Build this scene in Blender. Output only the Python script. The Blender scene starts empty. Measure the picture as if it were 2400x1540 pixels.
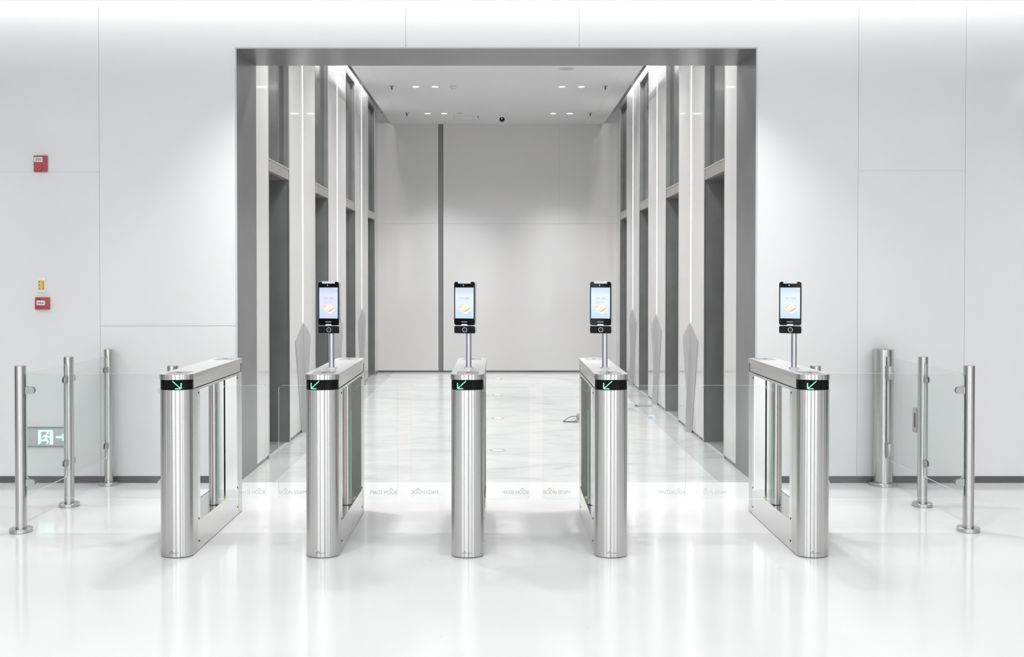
import bpy, bmesh, math, random
from mathutils import Matrix, Vector
random.seed(7)
C = bpy.context.scene.collection
SC = bpy.context.scene
PI = math.pi

# ------------------------------------------------------------------ camera
CAMH = 1.53
PITCH = math.radians(0.8)
cd = bpy.data.cameras.new('camera'); cam = bpy.data.objects.new('camera', cd); C.objects.link(cam)
cd.sensor_width = 36.0; cd.lens = 36.0            # f = 2400 px of a 2400 px wide frame
cam.location = (0, 0, CAMH); cam.rotation_euler = (PI/2 - PITCH, 0, 0)
cd.shift_x = (1200 - 1168) / 2400
cd.shift_y = -(770 - 650 - 2400*math.tan(PITCH)) / 2400
cd.clip_start = 0.05; cd.clip_end = 200
SC.camera = cam

# ------------------------------------------------------------------ world, exposure
w = bpy.data.worlds.new('World'); SC.world = w; w.use_nodes = True
bg = w.node_tree.nodes['Background']
bg.inputs[0].default_value = (0.95, 0.98, 1.0, 1); bg.inputs[1].default_value = 3.5
SC.view_settings.view_transform = 'Standard'; SC.view_settings.look = 'None'
SC.view_settings.gamma = 1.0; SC.view_settings.use_curve_mapping = False
SC.view_settings.exposure = 0.0
try:
    SC.cycles.max_bounces = 10; SC.cycles.diffuse_bounces = 5; SC.cycles.glossy_bounces = 5
    SC.cycles.transparent_max_bounces = 32; SC.cycles.caustics_reflective = False; SC.cycles.caustics_refractive = False
    SC.cycles.sample_clamp_indirect = 4.0
except Exception: pass

def area(name, loc, size, power, rot=(0,0,0), sizey=None, color=(1,1,1), spread=PI, shape=None, parent=None):
    l = bpy.data.lights.new(name, 'AREA'); l.energy = power; l.color = color; l.spread = spread
    if sizey: l.shape = 'RECTANGLE'; l.size = size; l.size_y = sizey
    else: l.shape = shape or 'DISK'; l.size = size
    o = bpy.data.objects.new(name, l); C.objects.link(o); o.location = loc; o.rotation_euler = rot
    if parent: o.parent = parent
    return o

WL, WR = -1.935, 1.905          # corridor side wall planes
WY, RY, BY = 7.60, 8.20, 16.47  # lobby wall, back of the reveal, corridor end wall
LCZ, CCZ = 3.51, 3.99           # lobby ceiling, corridor ceiling
HDZ = 3.22
# lobby ceiling downlights above the frame, the two pairs by the portal first
for (x, y) in [(1.36,7.06),(1.52,6.96),(-1.36,6.96),(-1.52,7.06)]:
    area('downlight_lamp', (x, y, LCZ-0.012), 0.07, 6.6, spread=1.6)
for y in (4.6, 2.4, 0.2, -1.8):  # unseen rows, added to fill the lobby with light
    for x in (-5.5, -1.45, 1.45, 5.5):
        area('downlight_lamp', (x, y, LCZ-0.012), 0.16, 16.5, spread=2.9)
for x in (-5.4, 5.4): area('downlight_lamp', (x, 6.6, LCZ-0.012), 0.10, 14, spread=2.2)  # unseen outer pair, added as more fill
# hidden cove strip above the lobby ceiling edge
area('cove_strip_lamp', (0, 7.24, 3.66), 11.0, 28, rot=(math.radians(115),0,0), sizey=0.05)
# daylight portal in the unseen front added behind the camera
pl = area('unseen_front_portal', (0, -3.4, 1.75), 11.6, 1, rot=(PI/2,0,0), sizey=3.4)
pl.data.cycles.is_portal = True
# corridor cove strips
area('cove_strip_lamp', (WL+0.10, 11.7, 4.40), 6.8, 46, rot=(0,0,PI/2), sizey=0.06)
area('cove_strip_lamp', (WR-0.10, 11.7, 4.40), 6.8, 46, rot=(0,0,PI/2), sizey=0.06)

# ------------------------------------------------------------------ materials
MATS = {}
def mat(name, col, rough=0.5, metal=0.0, spec=0.5, emit=None, es=1.0, coat=0.0, build=None):
    m = bpy.data.materials.new(name); m.use_nodes = True
    p = m.node_tree.nodes['Principled BSDF']
    p.inputs['Base Color'].default_value = (*col, 1); p.inputs['Roughness'].default_value = rough
    p.inputs['Metallic'].default_value = metal; p.inputs['Specular IOR Level'].default_value = spec
    p.inputs['Coat Weight'].default_value = coat
    if emit: p.inputs['Emission Color'].default_value = (*emit, 1); p.inputs['Emission Strength'].default_value = es
    if build: build(m.node_tree, p)
    MATS[name] = m; return m

def nz(nt, coord='Object', scale=5, detail=3, vscale=(1,1,1), dist=0.0):
    tc = nt.nodes.new('ShaderNodeTexCoord'); mp = nt.nodes.new('ShaderNodeMapping'); mp.inputs['Scale'].default_value = vscale
    n = nt.nodes.new('ShaderNodeTexNoise'); n.inputs['Scale'].default_value = scale; n.inputs['Detail'].default_value = detail
    n.inputs['Distortion'].default_value = dist
    nt.links.new(tc.outputs[coord], mp.inputs['Vector']); nt.links.new(mp.outputs[0], n.inputs['Vector'])
    return n
def ramp(nt, src, stops):
    r = nt.nodes.new('ShaderNodeValToRGB'); cr = r.color_ramp
    while len(cr.elements) < len(stops): cr.elements.new(0.5)
    for e, (p, c) in zip(cr.elements, stops): e.position = p; e.color = (*c, 1)
    nt.links.new(src, r.inputs[0]); return r

def b_steel(aniso, rough):
    def f(nt, p):
        p.inputs['Roughness'].default_value = rough
        p.inputs['Anisotropic'].default_value = aniso
        t = nt.nodes.new('ShaderNodeTangent'); t.direction_type = 'UV_MAP'; t.uv_map = 'UVMap'
        nt.links.new(t.outputs[0], p.inputs['Tangent'])
    return f
mat('steel', (0.57, 0.567, 0.555), 0.2, 1.0, build=b_steel(0.9, 0.22))
mat('steel_flat', (0.70, 0.70, 0.695), 0.22, 1.0, build=b_steel(0.6, 0.16))
mat('steel_lid', (0.92, 0.92, 0.92), 0.3, 1.0, build=b_steel(0.3, 0.32))
mat('steel_plate', (0.50, 0.50, 0.50), 0.34, 1.0)
mat('alu', (0.55, 0.55, 0.58), 0.3, 1.0)
mat('chrome', (0.8, 0.8, 0.8), 0.12, 1.0)
mat('black_gloss', (0.005, 0.006, 0.006), 0.06, 0.0, 0.16)
mat('black', (0.008, 0.008, 0.009), 0.3, 0.0, 0.12)
mat('black_rubber', (0.02, 0.02, 0.02), 0.6)
mat('joint_grey', (0.60, 0.60, 0.60), 0.7)
mat('dark_gap', (0.05, 0.05, 0.05), 0.7)
mat('silver_plastic', (0.62, 0.63, 0.66), 0.35, 0.3)
mat('white_plastic', (0.85, 0.85, 0.85), 0.35)
mat('wall_white', (0.80, 0.80, 0.80), 0.14, 0, 0.35)
mat('corridor_white', (0.67, 0.665, 0.66), 0.05, 0, 0.5)
mat('end_wall', (0.70, 0.69, 0.685), 0.10, 0, 0.45)
mat('ceiling_white', (0.90, 0.90, 0.90), 0.8, 0, 0.2)
mat('baseboard', (0.115, 0.115, 0.118), 0.25)
mat('portal_grey', (0.235, 0.235, 0.235), 0.30, 0.35, 0.5, build=lambda nt, p: nt.links.new(
    ramp(nt, nz(nt, 'Object', 3, 4).outputs[0], [(0.3, (0.165,0.165,0.165)), (0.7, (0.19,0.19,0.19))]).outputs[0], p.inputs['Base Color']))
mat('portal_lip', (0.55, 0.55, 0.55), 0.3, 0.5)
mat('lift_dark', (0.17, 0.17, 0.172), 0.28, 0.2, build=lambda nt, p: nt.links.new(
    ramp(nt, nz(nt, 'Object', 4, 4).outputs[0], [(0.35, (0.22,0.22,0.22)), (0.75, (0.27,0.27,0.27))]).outputs[0], p.inputs['Base Color']))
mat('lift_metal', (0.22, 0.22, 0.225), 0.16, 0.9, build=b_steel(0.7, 0.15))
mat('lintel', (0.50, 0.47, 0.44), 0.22, 0.6)
mat('guard_grey', (0.40, 0.40, 0.405), 0.3, 0.15)
mat('led_white', (1,1,1), 0.5, emit=(1,0.99,0.97), es=5.0)
mat('lamp_lens', (1,1,1), 0.5, emit=(1,0.98,0.95), es=9.0)
mat('led_green', (0.05,0.4,0.2), 0.4, emit=(0.12,0.95,0.45), es=1.3)
mat('arrow_green', (0.05,0.4,0.2), 0.4, emit=(0.30,1.0,0.60), es=1.15)
mat('strip_green', (0.1,0.45,0.25), 0.4, emit=(0.25,0.75,0.45), es=0.34)
mat('dot_yellow', (0.45,0.50,0.03), 0.4, emit=(0.5,0.6,0.05), es=0.25)
mat('etch', (0.62, 0.64, 0.64), 0.7)
mat('logo_dark', (0.10, 0.10, 0.10), 0.5)
mat('red', (0.40, 0.055, 0.065), 0.35)
mat('red_light', (0.45, 0.09, 0.10), 0.3)
mat('label_white', (0.75, 0.76, 0.80), 0.5)
mat('label_ink', (0.10, 0.11, 0.16), 0.6)
mat('yellow', (0.80, 0.56, 0.11), 0.5)
mat('sign_face', (0.50, 0.53, 0.54), 0.3)
mat('sign_edge', (0.25, 0.26, 0.26), 0.35)
mat('sign_green', (0.5,0.8,0.65), 0.5, emit=(0.62,0.98,0.78), es=0.9)
mat('scrap_dark', (0.10, 0.10, 0.105), 0.3, 0.6)
mat('scrap_grey', (0.45, 0.45, 0.45), 0.4, 0.3)
mat('packet_blue', (0.60, 0.74, 0.82), 0.3)
mat('floor_plate', (0.62, 0.62, 0.61), 0.25, 0.3)
mat('speaker_grille', (0.6, 0.6, 0.59), 0.7)
mat('reflection_dark', (0.12, 0.12, 0.125), 0.4)
mat('lobby_side', (0.75, 0.75, 0.75), 0.5)
mat('scr_gold', (0.2,0.15,0.05), 0.4, emit=(0.78,0.62,0.36), es=0.9)
mat('scr_tan', (0.2,0.12,0.06), 0.4, emit=(0.62,0.46,0.33), es=0.85)
mat('scr_pale', (0.3,0.3,0.3), 0.4, emit=(0.86,0.82,0.80), es=0.95)
mat('scr_white', (0.3,0.3,0.3), 0.4, emit=(0.96,0.95,0.95), es=1.0)
mat('scr_ink', (0.02,0.03,0.08), 0.4, emit=(0.10,0.16,0.34), es=0.9)
mat('scr_faint', (0.1,0.1,0.2), 0.4, emit=(0.50,0.53,0.72), es=0.9)
mat('scr_orange', (0.3,0.15,0.05), 0.4, emit=(0.92,0.66,0.42), es=0.9)

def screen_mat(name, top, mid, low):
    def f(nt, p):
        tc = nt.nodes.new('ShaderNodeTexCoord'); sp = nt.nodes.new('ShaderNodeSeparateXYZ')
        nt.links.new(tc.outputs['Generated'], sp.inputs[0])
        r = ramp(nt, sp.outputs[2], [(0.0, low), (0.45, mid), (0.75, mid), (1.0, top)])
        nt.links.new(r.outputs[0], p.inputs['Emission Color']); p.inputs['Emission Strength'].default_value = 0.92
    return mat(name, (0.05,0.05,0.05), 0.25, build=f)
screen_mat('screen_lilac', (0.56,0.64,0.90), (0.76,0.79,0.97), (0.62,0.67,0.98))
screen_mat('screen_blue', (0.54,0.72,0.90), (0.80,0.88,0.98), (0.55,0.74,0.95))

def b_floor(nt, p):
    n = nz(nt, 'Object', 0.9, 5, (1,1,1), 0.6)
    r = ramp(nt, n.outputs[0], [(0.25, (0.80,0.80,0.80)), (0.7, (0.85,0.85,0.85))])
    sp = nz(nt, 'Object', 34, 1)
    r2 = ramp(nt, sp.outputs[0], [(0.77, (1,1,1)), (0.82, (0.80,0.79,0.78))])
    mx = nt.nodes.new('ShaderNodeMixRGB'); mx.blend_type = 'MULTIPLY'; mx.inputs[0].default_value = 0.8
    nt.links.new(r.outputs[0], mx.inputs[1]); nt.links.new(r2.outputs[0], mx.inputs[2]); nt.links.new(mx.outputs[0], p.inputs['Base Color'])
mat('floor_white', (0.84,0.84,0.84), 0.10, 0, 0.32, build=b_floor)
def b_marble(k):
    def f(nt, p):
        n1 = nz(nt, 'Object', 0.7, 8, (1.0, 1.6, 1), 1.8)
        r1 = ramp(nt, n1.outputs[0], [(0.30, (0.66*k,)*3), (0.46, (0.745*k,)*3), (0.62, (0.79*k, 0.79*k, 0.785*k))])
        n2 = nz(nt, 'Object', 1.6, 9, (0.9, 1.7, 1), 3.0)
        r2 = ramp(nt, n2.outputs[0], [(0.30, (0.80,)*3), (0.42, (0.95,)*3), (0.55, (1,1,1))])
        mx = nt.nodes.new('ShaderNodeMixRGB'); mx.blend_type = 'MULTIPLY'; mx.inputs[0].default_value = 0.7
        nt.links.new(r1.outputs[0], mx.inputs[1]); nt.links.new(r2.outputs[0], mx.inputs[2]); nt.links.new(mx.outputs[0], p.inputs['Base Color'])
    return f
mat('marble', (0.8,0.8,0.8), 0.16, 0, 0.4, build=b_marble(0.90))
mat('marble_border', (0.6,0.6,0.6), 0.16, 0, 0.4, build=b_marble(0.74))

def glass_mat(name, tint, ior=1.6):
    m = bpy.data.materials.new(name); m.use_nodes = True; nt = m.node_tree; nt.nodes.clear()
    out = nt.nodes.new('ShaderNodeOutputMaterial'); mx = nt.nodes.new('ShaderNodeMixShader')
    tr = nt.nodes.new('ShaderNodeBsdfTransparent'); tr.inputs[0].default_value = (*tint, 1)
    gl = nt.nodes.new('ShaderNodeBsdfGlossy'); gl.inputs['Roughness'].default_value = 0.0
    fr = nt.nodes.new('ShaderNodeFresnel'); fr.inputs[0].default_value = ior
    ge = nt.nodes.new('ShaderNodeNewGeometry'); inv = nt.nodes.new('ShaderNodeMath'); inv.operation = 'SUBTRACT'; inv.inputs[0].default_value = 1
    mu = nt.nodes.new('ShaderNodeMath'); mu.operation = 'MULTIPLY'
    nt.links.new(ge.outputs['Backfacing'], inv.inputs[1]); nt.links.new(fr.outputs[0], mu.inputs[0]); nt.links.new(inv.outputs[0], mu.inputs[1])
    nt.links.new(mu.outputs[0], mx.inputs[0]); nt.links.new(tr.outputs[0], mx.inputs[1]); nt.links.new(gl.outputs[0], mx.inputs[2])
    nt.links.new(mx.outputs[0], out.inputs[0]); MATS[name] = m
glass_mat('glass', (0.972, 0.983, 0.979), 1.5)
glass_mat('glass_wing', (0.975, 0.985, 0.98), 1.45)
mat('glass_edge', (0.62, 0.68, 0.66), 0.25, 0, 0.5)
mat('glass_edge_lit', (0.66, 0.80, 0.74), 0.25, 0, 0.5, emit=(0.55,0.95,0.75), es=0.12)

# ------------------------------------------------------------------ mesh builder
class MB:
    def __init__(s): s.v = []; s.f = []; s.m = []
    def add(s, vs, fs, mi=0, M=None):
        b = len(s.v)
        s.v += [tuple(M @ Vector(v)) if M else tuple(v) for v in vs]
        for i, f in enumerate(fs):
            s.f.append([b+k for k in f]); s.m.append(mi[i] if isinstance(mi, (list, tuple)) else mi)
        return s
    def box(s, x0, x1, y0, y1, z0, z1, mi=0, M=None, bev=0):
        if bev:
            bm = bmesh.new(); bmesh.ops.create_cube(bm, size=1)
            for v in bm.verts: v.co = Vector(((x0+x1)/2 + v.co.x*(x1-x0), (y0+y1)/2 + v.co.y*(y1-y0), (z0+z1)/2 + v.co.z*(z1-z0)))
            bmesh.ops.bevel(bm, geom=list(bm.edges), offset=bev, segments=2, profile=0.5, affect='EDGES')
            bm.verts.index_update()
            s.add([v.co.copy() for v in bm.verts], [[v.index for v in f.verts] for f in bm.faces], mi, M); bm.free(); return s
        v = [(x0,y0,z0),(x1,y0,z0),(x1,y1,z0),(x0,y1,z0),(x0,y0,z1),(x1,y0,z1),(x1,y1,z1),(x0,y1,z1)]
        return s.add(v, [(3,2,1,0),(4,5,6,7),(0,1,5,4),(1,2,6,5),(2,3,7,6),(3,0,4,7)], mi, M)
    def prism(s, poly, a0, a1, axis='z', mi=0, side=None, M=None, bev=0):
        """poly: 2D CCW points. axis z: (x,y); axis y: poly (x,z), extruded along y; axis x: poly (y,z)."""
        side = mi if side is None else side
        def P(p, a): return {'z': (p[0],p[1],a), 'y': (p[0],a,p[1]), 'x': (a,p[0],p[1])}[axis]
        n = len(poly); rings = []
        if bev:
            cx = sum(p[0] for p in poly)/n; cy = sum(p[1] for p in poly)/n
            def ins(d):
                out = []
                for i in range(n):
                    p0, p1, p2 = Vector(poly[i-1]), Vector(poly[i]), Vector(poly[(i+1) % n])
                    e1 = (p1-p0).normalized(); e2 = (p2-p1).normalized()
                    nn = Vector((-e1.y-e2.y, e1.x+e2.x)); nn = nn.normalized() if nn.length > 1e-6 else Vector((0,0))
                    out.append(tuple(p1 + nn*d))
                return out
            rings = [(ins(bev), a0), (poly, a0+bev), (poly, a1-bev), (ins(bev), a1)]
        else: rings = [(poly, a0), (poly, a1)]
        v = [P(p, a) for r, a in rings for p in r]
        fl = axis == 'y'
        bot = list(range(n)); top = list(range((len(rings)-1)*n, len(rings)*n))
        fs = [bot if fl else bot[::-1], top[::-1] if fl else top]; ms = [mi, mi]
        for k in range(len(rings)-1):
            for i in range(n):
                j = (i+1) % n; q = [k*n+i, k*n+j, (k+1)*n+j, (k+1)*n+i]
                fs.append(q[::-1] if fl else q); ms.append(side)
        return s.add(v, fs, ms, M)
    def cyl(s, c, r, a0, a1, axis='z', n=32, mi=0, M=None, bev=0):
        poly = [(c[0]+r*math.cos(2*PI*i/n), c[1]+r*math.sin(2*PI*i/n)) for i in range(n)]
        return s.prism(poly, a0, a1, axis, mi, M=M, bev=bev)
    def ring(s, c, r0, r1, a0, a1, axis='z', n=32, mi=0, M=None):
        def P(p, a): return {'z': (p[0],p[1],a), 'y': (p[0],a,p[1]), 'x': (a,p[0],p[1])}[axis]
        v = []
        for r, a in ((r1,a0),(r1,a1),(r0,a1),(r0,a0)):
            v += [P((c[0]+r*math.cos(2*PI*i/n), c[1]+r*math.sin(2*PI*i/n)), a) for i in range(n)]
        fs = []
        for k in range(4):
            for i in range(n):
                j = (i+1) % n; fs.append([k*n+i, k*n+j, ((k+1)%4)*n+j, ((k+1)%4)*n+i])
        return s.add(v, fs, mi, M)
    def tube(s, pts, r, n=8, mi=0, M=None):
        pts = [Vector(p) for p in pts]; v = []; fs = []
        for i, p in enumerate(pts):
            d = (pts[min(i+1, len(pts)-1)] - pts[max(i-1, 0)]).normalized()
            u = d.cross(Vector((0,0,1))); u = u.normalized() if u.length > 1e-3 else Vector((1,0,0)); q = d.cross(u)
            v += [p + (u*math.cos(2*PI*k/n) + q*math.sin(2*PI*k/n))*r for k in range(n)]
        for i in range(len(pts)-1):
            for k in range(n):
                j = (k+1) % n; fs.append([i*n+k, i*n+j, (i+1)*n+j, (i+1)*n+k])
        fs += [list(range(n))[::-1], list(range((len(pts)-1)*n, len(pts)*n))]
        return s.add(v, fs, mi, M)
    def build(s, name, mats, parent=None, M=None, angle=35, kind=None):
        me = bpy.data.meshes.new(name)
        me.from_pydata([tuple(M @ Vector(v)) for v in s.v] if M else s.v, [], s.f)
        for mm in (mats if isinstance(mats, (list, tuple)) else [mats]): me.materials.append(MATS[mm])
        bm = bmesh.new(); bm.from_mesh(me); 
        bm.faces.ensure_lookup_table()
        for f, mi in zip(bm.faces, s.m): f.material_index = mi
        bmesh.ops.recalc_face_normals(bm, faces=bm.faces)
        uv = bm.loops.layers.uv.new('UVMap')
        for f in bm.faces:
            f.normal_update(); n = f.normal; f.smooth = True
            for l in f.loops:
                c = l.vert.co
                if abs(n.z) < 0.7:
                    t = Vector((-n.y, n.x, 0)); l[uv].uv = (c.z, c.dot(t))
                else: l[uv].uv = (c.x, c.y)
        bm.to_mesh(me); bm.free()
        me.set_sharp_from_angle(angle=math.radians(angle))
        o = bpy.data.objects.new(name, me); C.objects.link(o)
        if parent: o.parent = parent
        if kind: o['kind'] = kind
        return o

def tag(o, label=None, cat=None, group=None, kind=None):
    if label: o['label'] = label
    if cat: o['category'] = cat
    if group: o['group'] = group
    if kind: o['kind'] = kind
    return o
def empty(name, loc, rz=0, **k):
    o = bpy.data.objects.new(name, None); C.objects.link(o); o.location = loc; o.rotation_euler = (0,0,rz)
    o.empty_display_size = 0.1
    return tag(o, **k)
def rrect(x0, x1, y0, y1, r, n=6):
    pts = []
    for cx, cy, a in ((x1-r,y0+r,-90),(x1-r,y1-r,0),(x0+r,y1-r,90),(x0+r,y0+r,180)):
        for i in range(n+1):
            t = math.radians(a + 90*i/n); pts.append((cx+r*math.cos(t), cy+r*math.sin(t)))
    return pts
def text_mesh(body, size, spacing=1.0):
    cu = bpy.data.curves.new('t', 'FONT'); cu.body = body; cu.size = size; cu.space_character = spacing; cu.resolution_u = 3
    o = bpy.data.objects.new('t', cu); C.objects.link(o)
    dg = bpy.context.evaluated_depsgraph_get(); me = bpy.data.meshes.new_from_object(o.evaluated_get(dg))
    vs = [v.co.copy() for v in me.vertices]; fs = [list(p.vertices) for p in me.polygons]
    bpy.data.objects.remove(o); bpy.data.curves.remove(cu); bpy.data.meshes.remove(me)
    return vs, fs
_tc = {}
def text_flat(body, width=None, height=None, mirror=False):
    """text in (x,z) starting at 0,0 scaled to width/height of its own box"""
    if body not in _tc: _tc[body] = text_mesh(body, 1.0)
    vs, fs = _tc[body]
    x0 = min(v.x for v in vs); x1 = max(v.x for v in vs); y0 = min(v.y for v in vs); y1 = max(v.y for v in vs)
    sx = width/(x1-x0); sz = height/(y1-y0) if height else sx
    return [((x1-v.x if mirror else v.x-x0)*sx, (v.y-y0)*sz) for v in vs], fs
def crown(cx, z0, wd, h):
    """small crown emblem polygons in (x,z)"""
    polys = [[(cx-wd*.42,z0),(cx+wd*.42,z0),(cx+wd*.5,z0+h*.22),(cx-wd*.5,z0+h*.22)]]
    for k in (-1,0,1):
        bx = cx + k*wd*.26; t = z0 + h*(1.0 - .35*abs(k))
        polys.append([(bx-wd*.09,z0+h*.30),(bx+wd*.09,z0+h*.30),(bx+wd*.05,t-h*.15),(bx,t),(bx-wd*.05,t-h*.15)])
    return polys

# ================================================================== SETTING
# ---- floors
b = MB(); b.box(-6.2, 6.2, -3.6, WY+0.02, -0.06, 0); b.build('floor', 'floor_white', kind='structure')
b = MB(); b.box(WL-0.45, WR+0.45, WY+0.02, BY+0.2, -0.06, 0)
tag(b.build('floor_corridor', 'marble', kind='structure'), 'pale veined marble floor of the lift lobby')

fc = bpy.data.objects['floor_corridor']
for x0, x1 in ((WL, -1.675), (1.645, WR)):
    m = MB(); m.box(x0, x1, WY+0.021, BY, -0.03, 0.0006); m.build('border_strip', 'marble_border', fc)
# ---- lobby front wall of large white panels with the portal opening
wf = MB()
wf.box(-6.2, WL-0.03, WY+0.004, RY, 0, 4.6); wf.box(WR+0.03, 6.2, WY+0.004, RY, 0, 4.6)
wf.box(WL-0.03, WR+0.03, WY+0.004, RY, HDZ+0.03, 4.6)
wall = wf.build('wall_front', 'joint_grey', kind='structure'); tag(wall, 'white panelled lobby wall around the grey portal')
G = 0.0016
TOPZ = 3.575
pts_panels = [
    [(-6.2,0.052),(-2.957-G,0.052),(-2.957-G,2.31-0.0006),(-6.2,2.31-0.0006)],
    [(-6.2,2.31+0.0006),(-2.957-G,2.31+0.0006),(-2.957-G,TOPZ),(-6.2,TOPZ)],
    [(-2.957+G,0.052),(WL-0.012,0.052),(WL-0.012,1.169-G),(-2.957+G,1.169-G)],
    [(-2.957+G,1.169+G),(WL-0.012,1.169+G),(WL-0.012,HDZ+0.012),(-0.684-G,HDZ+0.012),(-0.684-G,TOPZ),(-2.957+G,TOPZ)],
    [(-0.684+G,HDZ+0.012),(0.598-G,HDZ+0.012),(0.598-G,TOPZ),(-0.684+G,TOPZ)],
    [(WR+0.012,0.052),(2.666-G,0.052),(2.666-G,TOPZ),(0.598+G,TOPZ),(0.598+G,HDZ+0.012),(WR+0.012,HDZ+0.012)],
    [(2.666+G,0.052),(3.46-G,0.052),(3.46-G,2.32-0.0006),(2.666+G,2.32-0.0006)],
    [(2.666+G,2.32+0.0006),(3.46-G,2.32+0.0006),(3.46-G,TOPZ),(2.666+G,TOPZ)],
    [(3.46+G,0.052),(6.2,0.052),(6.2,TOPZ),(3.46+G,TOPZ)],
    [(-6.2,TOPZ+0.006),(6.2,TOPZ+0.006),(6.2,4.0),(-6.2,4.0)],
]
for p in pts_panels:
    m = MB(); m.prism(p, WY, WY+0.03, 'y'); m.build('wall_panel', 'wall_white', wall)
for nm, x0, x1 in (('baseboard_left', -6.2, WL-0.012), ('baseboard_right', WR+0.012, 6.2)):
    m = MB(); m.box(x0, x1, WY-0.004, WY+0.03, 0.004, 0.048); m.build(nm, 'baseboard', kind='structure')
# ---- portal lining
po = empty('trim_1', (0,0,0), kind='structure', label='grey metal lining of the wide portal')
m = MB(); m.box(WL-0.03, WL, WY+0.001, RY+0.001, 0, HDZ+0.03); m.build('jamb', 'portal_grey', po)
m = MB(); m.box(WR, WR+0.03, WY+0.001, RY+0.001, 0, HDZ+0.03); m.build('jamb', 'portal_grey', po)
m = MB(); m.box(WL, WR, WY+0.001, RY+0.001, HDZ, HDZ+0.03); m.build('header', 'portal_grey', po)
m = MB(); m.box(WL-0.011, WL-0.001, WY-0.006, WY+0.001, 0.0, HDZ+0.011); m.box(WR+0.001, WR+0.011, WY-0.006, WY+0.001, 0.0, HDZ+0.011)
m.box(WL-0.001, WR+0.001, WY-0.006, WY+0.001, HDZ+0.001, HDZ+0.011); m.build('edge_lip', 'portal_lip', po)
# ---- lobby ceiling with cove, side walls, added glazed front behind the camera
m = MB(); m.box(-6.2, 6.2, -3.6, 7.30, LCZ, LCZ+0.05); m.build('ceiling', 'ceiling_white', kind='structure')
m = MB(); m.box(-6.2, 6.2, 6.9, 7.64, 3.95, 4.0); m.box(-6.2, 6.2, 6.85, 6.9, LCZ+0.05, 4.0); m.build('ceiling_cove', 'ceiling_white', kind='structure')
bays = [(-3.6,-2.9,1),(-2.9,-2.2,0),(-2.2,-0.2,1),(-0.2,0.5,0),(0.5,1.1,1),(1.1,2.0,0),(2.0,3.2,1),(3.2,4.1,0),(4.1,4.5,1),(4.5,6.9,0),(6.9,7.6,1)]  # unseen pale and dark bays, added to streak the steel reflections
for nm, xa, xb in (('wall_left', -6.25, -6.2), ('wall_right', 6.2, 6.25)):
    m = MB(); m.box(xa, xb, -3.6, 7.6, 0, 4.0); wd_ = m.build(nm, 'reflection_dark', kind='structure')
    for y0, y1, wh in bays:
        m = MB(); m.box(*((xb, xb+(0.10 if wh else 0.01)) if xa < 0 else (xa-(0.10 if wh else 0.01), xa)), y0+0.003, y1-0.003, 0, LCZ)
        m.build('reflection_pier' if wh else 'reflection_bay', 'lobby_side' if wh else 'reflection_dark', wd_)
wb = empty('added_window_1', (0,-3.5,0), kind='structure', label='unseen glazed front added behind the viewer for daylight and steel reflections')
for x, hw_ in ((-5.8, 0.40), (-4.3, 0.08), (-2.9, 0.45), (-1.5, 0.06), (0.55, 0.60), (2.1, 0.07), (3.3, 0.50), (4.9, 0.08), (5.9, 0.30)):  # dark uprights of uneven width, shaped for streaks in the steel columns
    m = MB(); m.box(x-hw_, x+hw_, -0.1, 0.1, 0, LCZ); m.build('reflection_dark', 'reflection_dark', wb)
for z in (0.05, LCZ-0.1):
    m = MB(); m.box(-6.2, 6.2, -0.06, 0.06, z-0.05, z+0.05); m.build('transom_bar', 'reflection_dark', wb)

# ---- lift corridor
D0, DP, DW = 8.62, 2.185, 0.88           # first door, pitch, width
PLH = 0.03
WTOP = 4.5
def side_wall(name, X, s):
    """s: outward direction (-1 left wall, +1 right wall)"""
    root = MB()
    root.box(*sorted((X+s*0.42, X+s*0.50)), RY, BY+0.1, 0, WTOP)
    root = root.build(name, 'dark_gap', kind='structure')
    tag(root, 'left lift wall of glossy white panels' if s < 0 else 'right lift wall of glossy white panels')
    edges = [RY] + [e for k in range(4) for e in (D0+k*DP, D0+k*DP+DW)] + [BY]
    for k in range(5):
        y0, y1 = edges[2*k], edges[2*k+1]
        core = MB(); core.box(*sorted((X+s*0.02, X+s*0.42)), y0+0.01, y1-0.01, 0, WTOP); core.build('pier_core', 'dark_gap', root)
        cuts = [(y0, y1)]
        if 0 < k < 4:
            c = D0+(k-1)*DP+1.52; cuts = [(y0, c-0.028), (c+0.028, y1)]
        for (a, bb) in cuts:
            m = MB(); m.box(*sorted((X, X+s*0.02)), a+0.001, bb-0.001, PLH, WTOP); m.build('wall_panel', 'corridor_white', root)
        m = MB(); m.box(*sorted((X+s*0.004, X+s*0.02)), y0+0.002, y1-0.002, 0, PLH-0.002); m.build('plinth', 'baseboard', root)
    return root
swl = side_wall('wall_corridor_left', WL, -1); swr = side_wall('wall_corridor_right', WR, 1)
ordn = ['nearest', 'second', 'third', 'farthest']
n = 0
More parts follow.
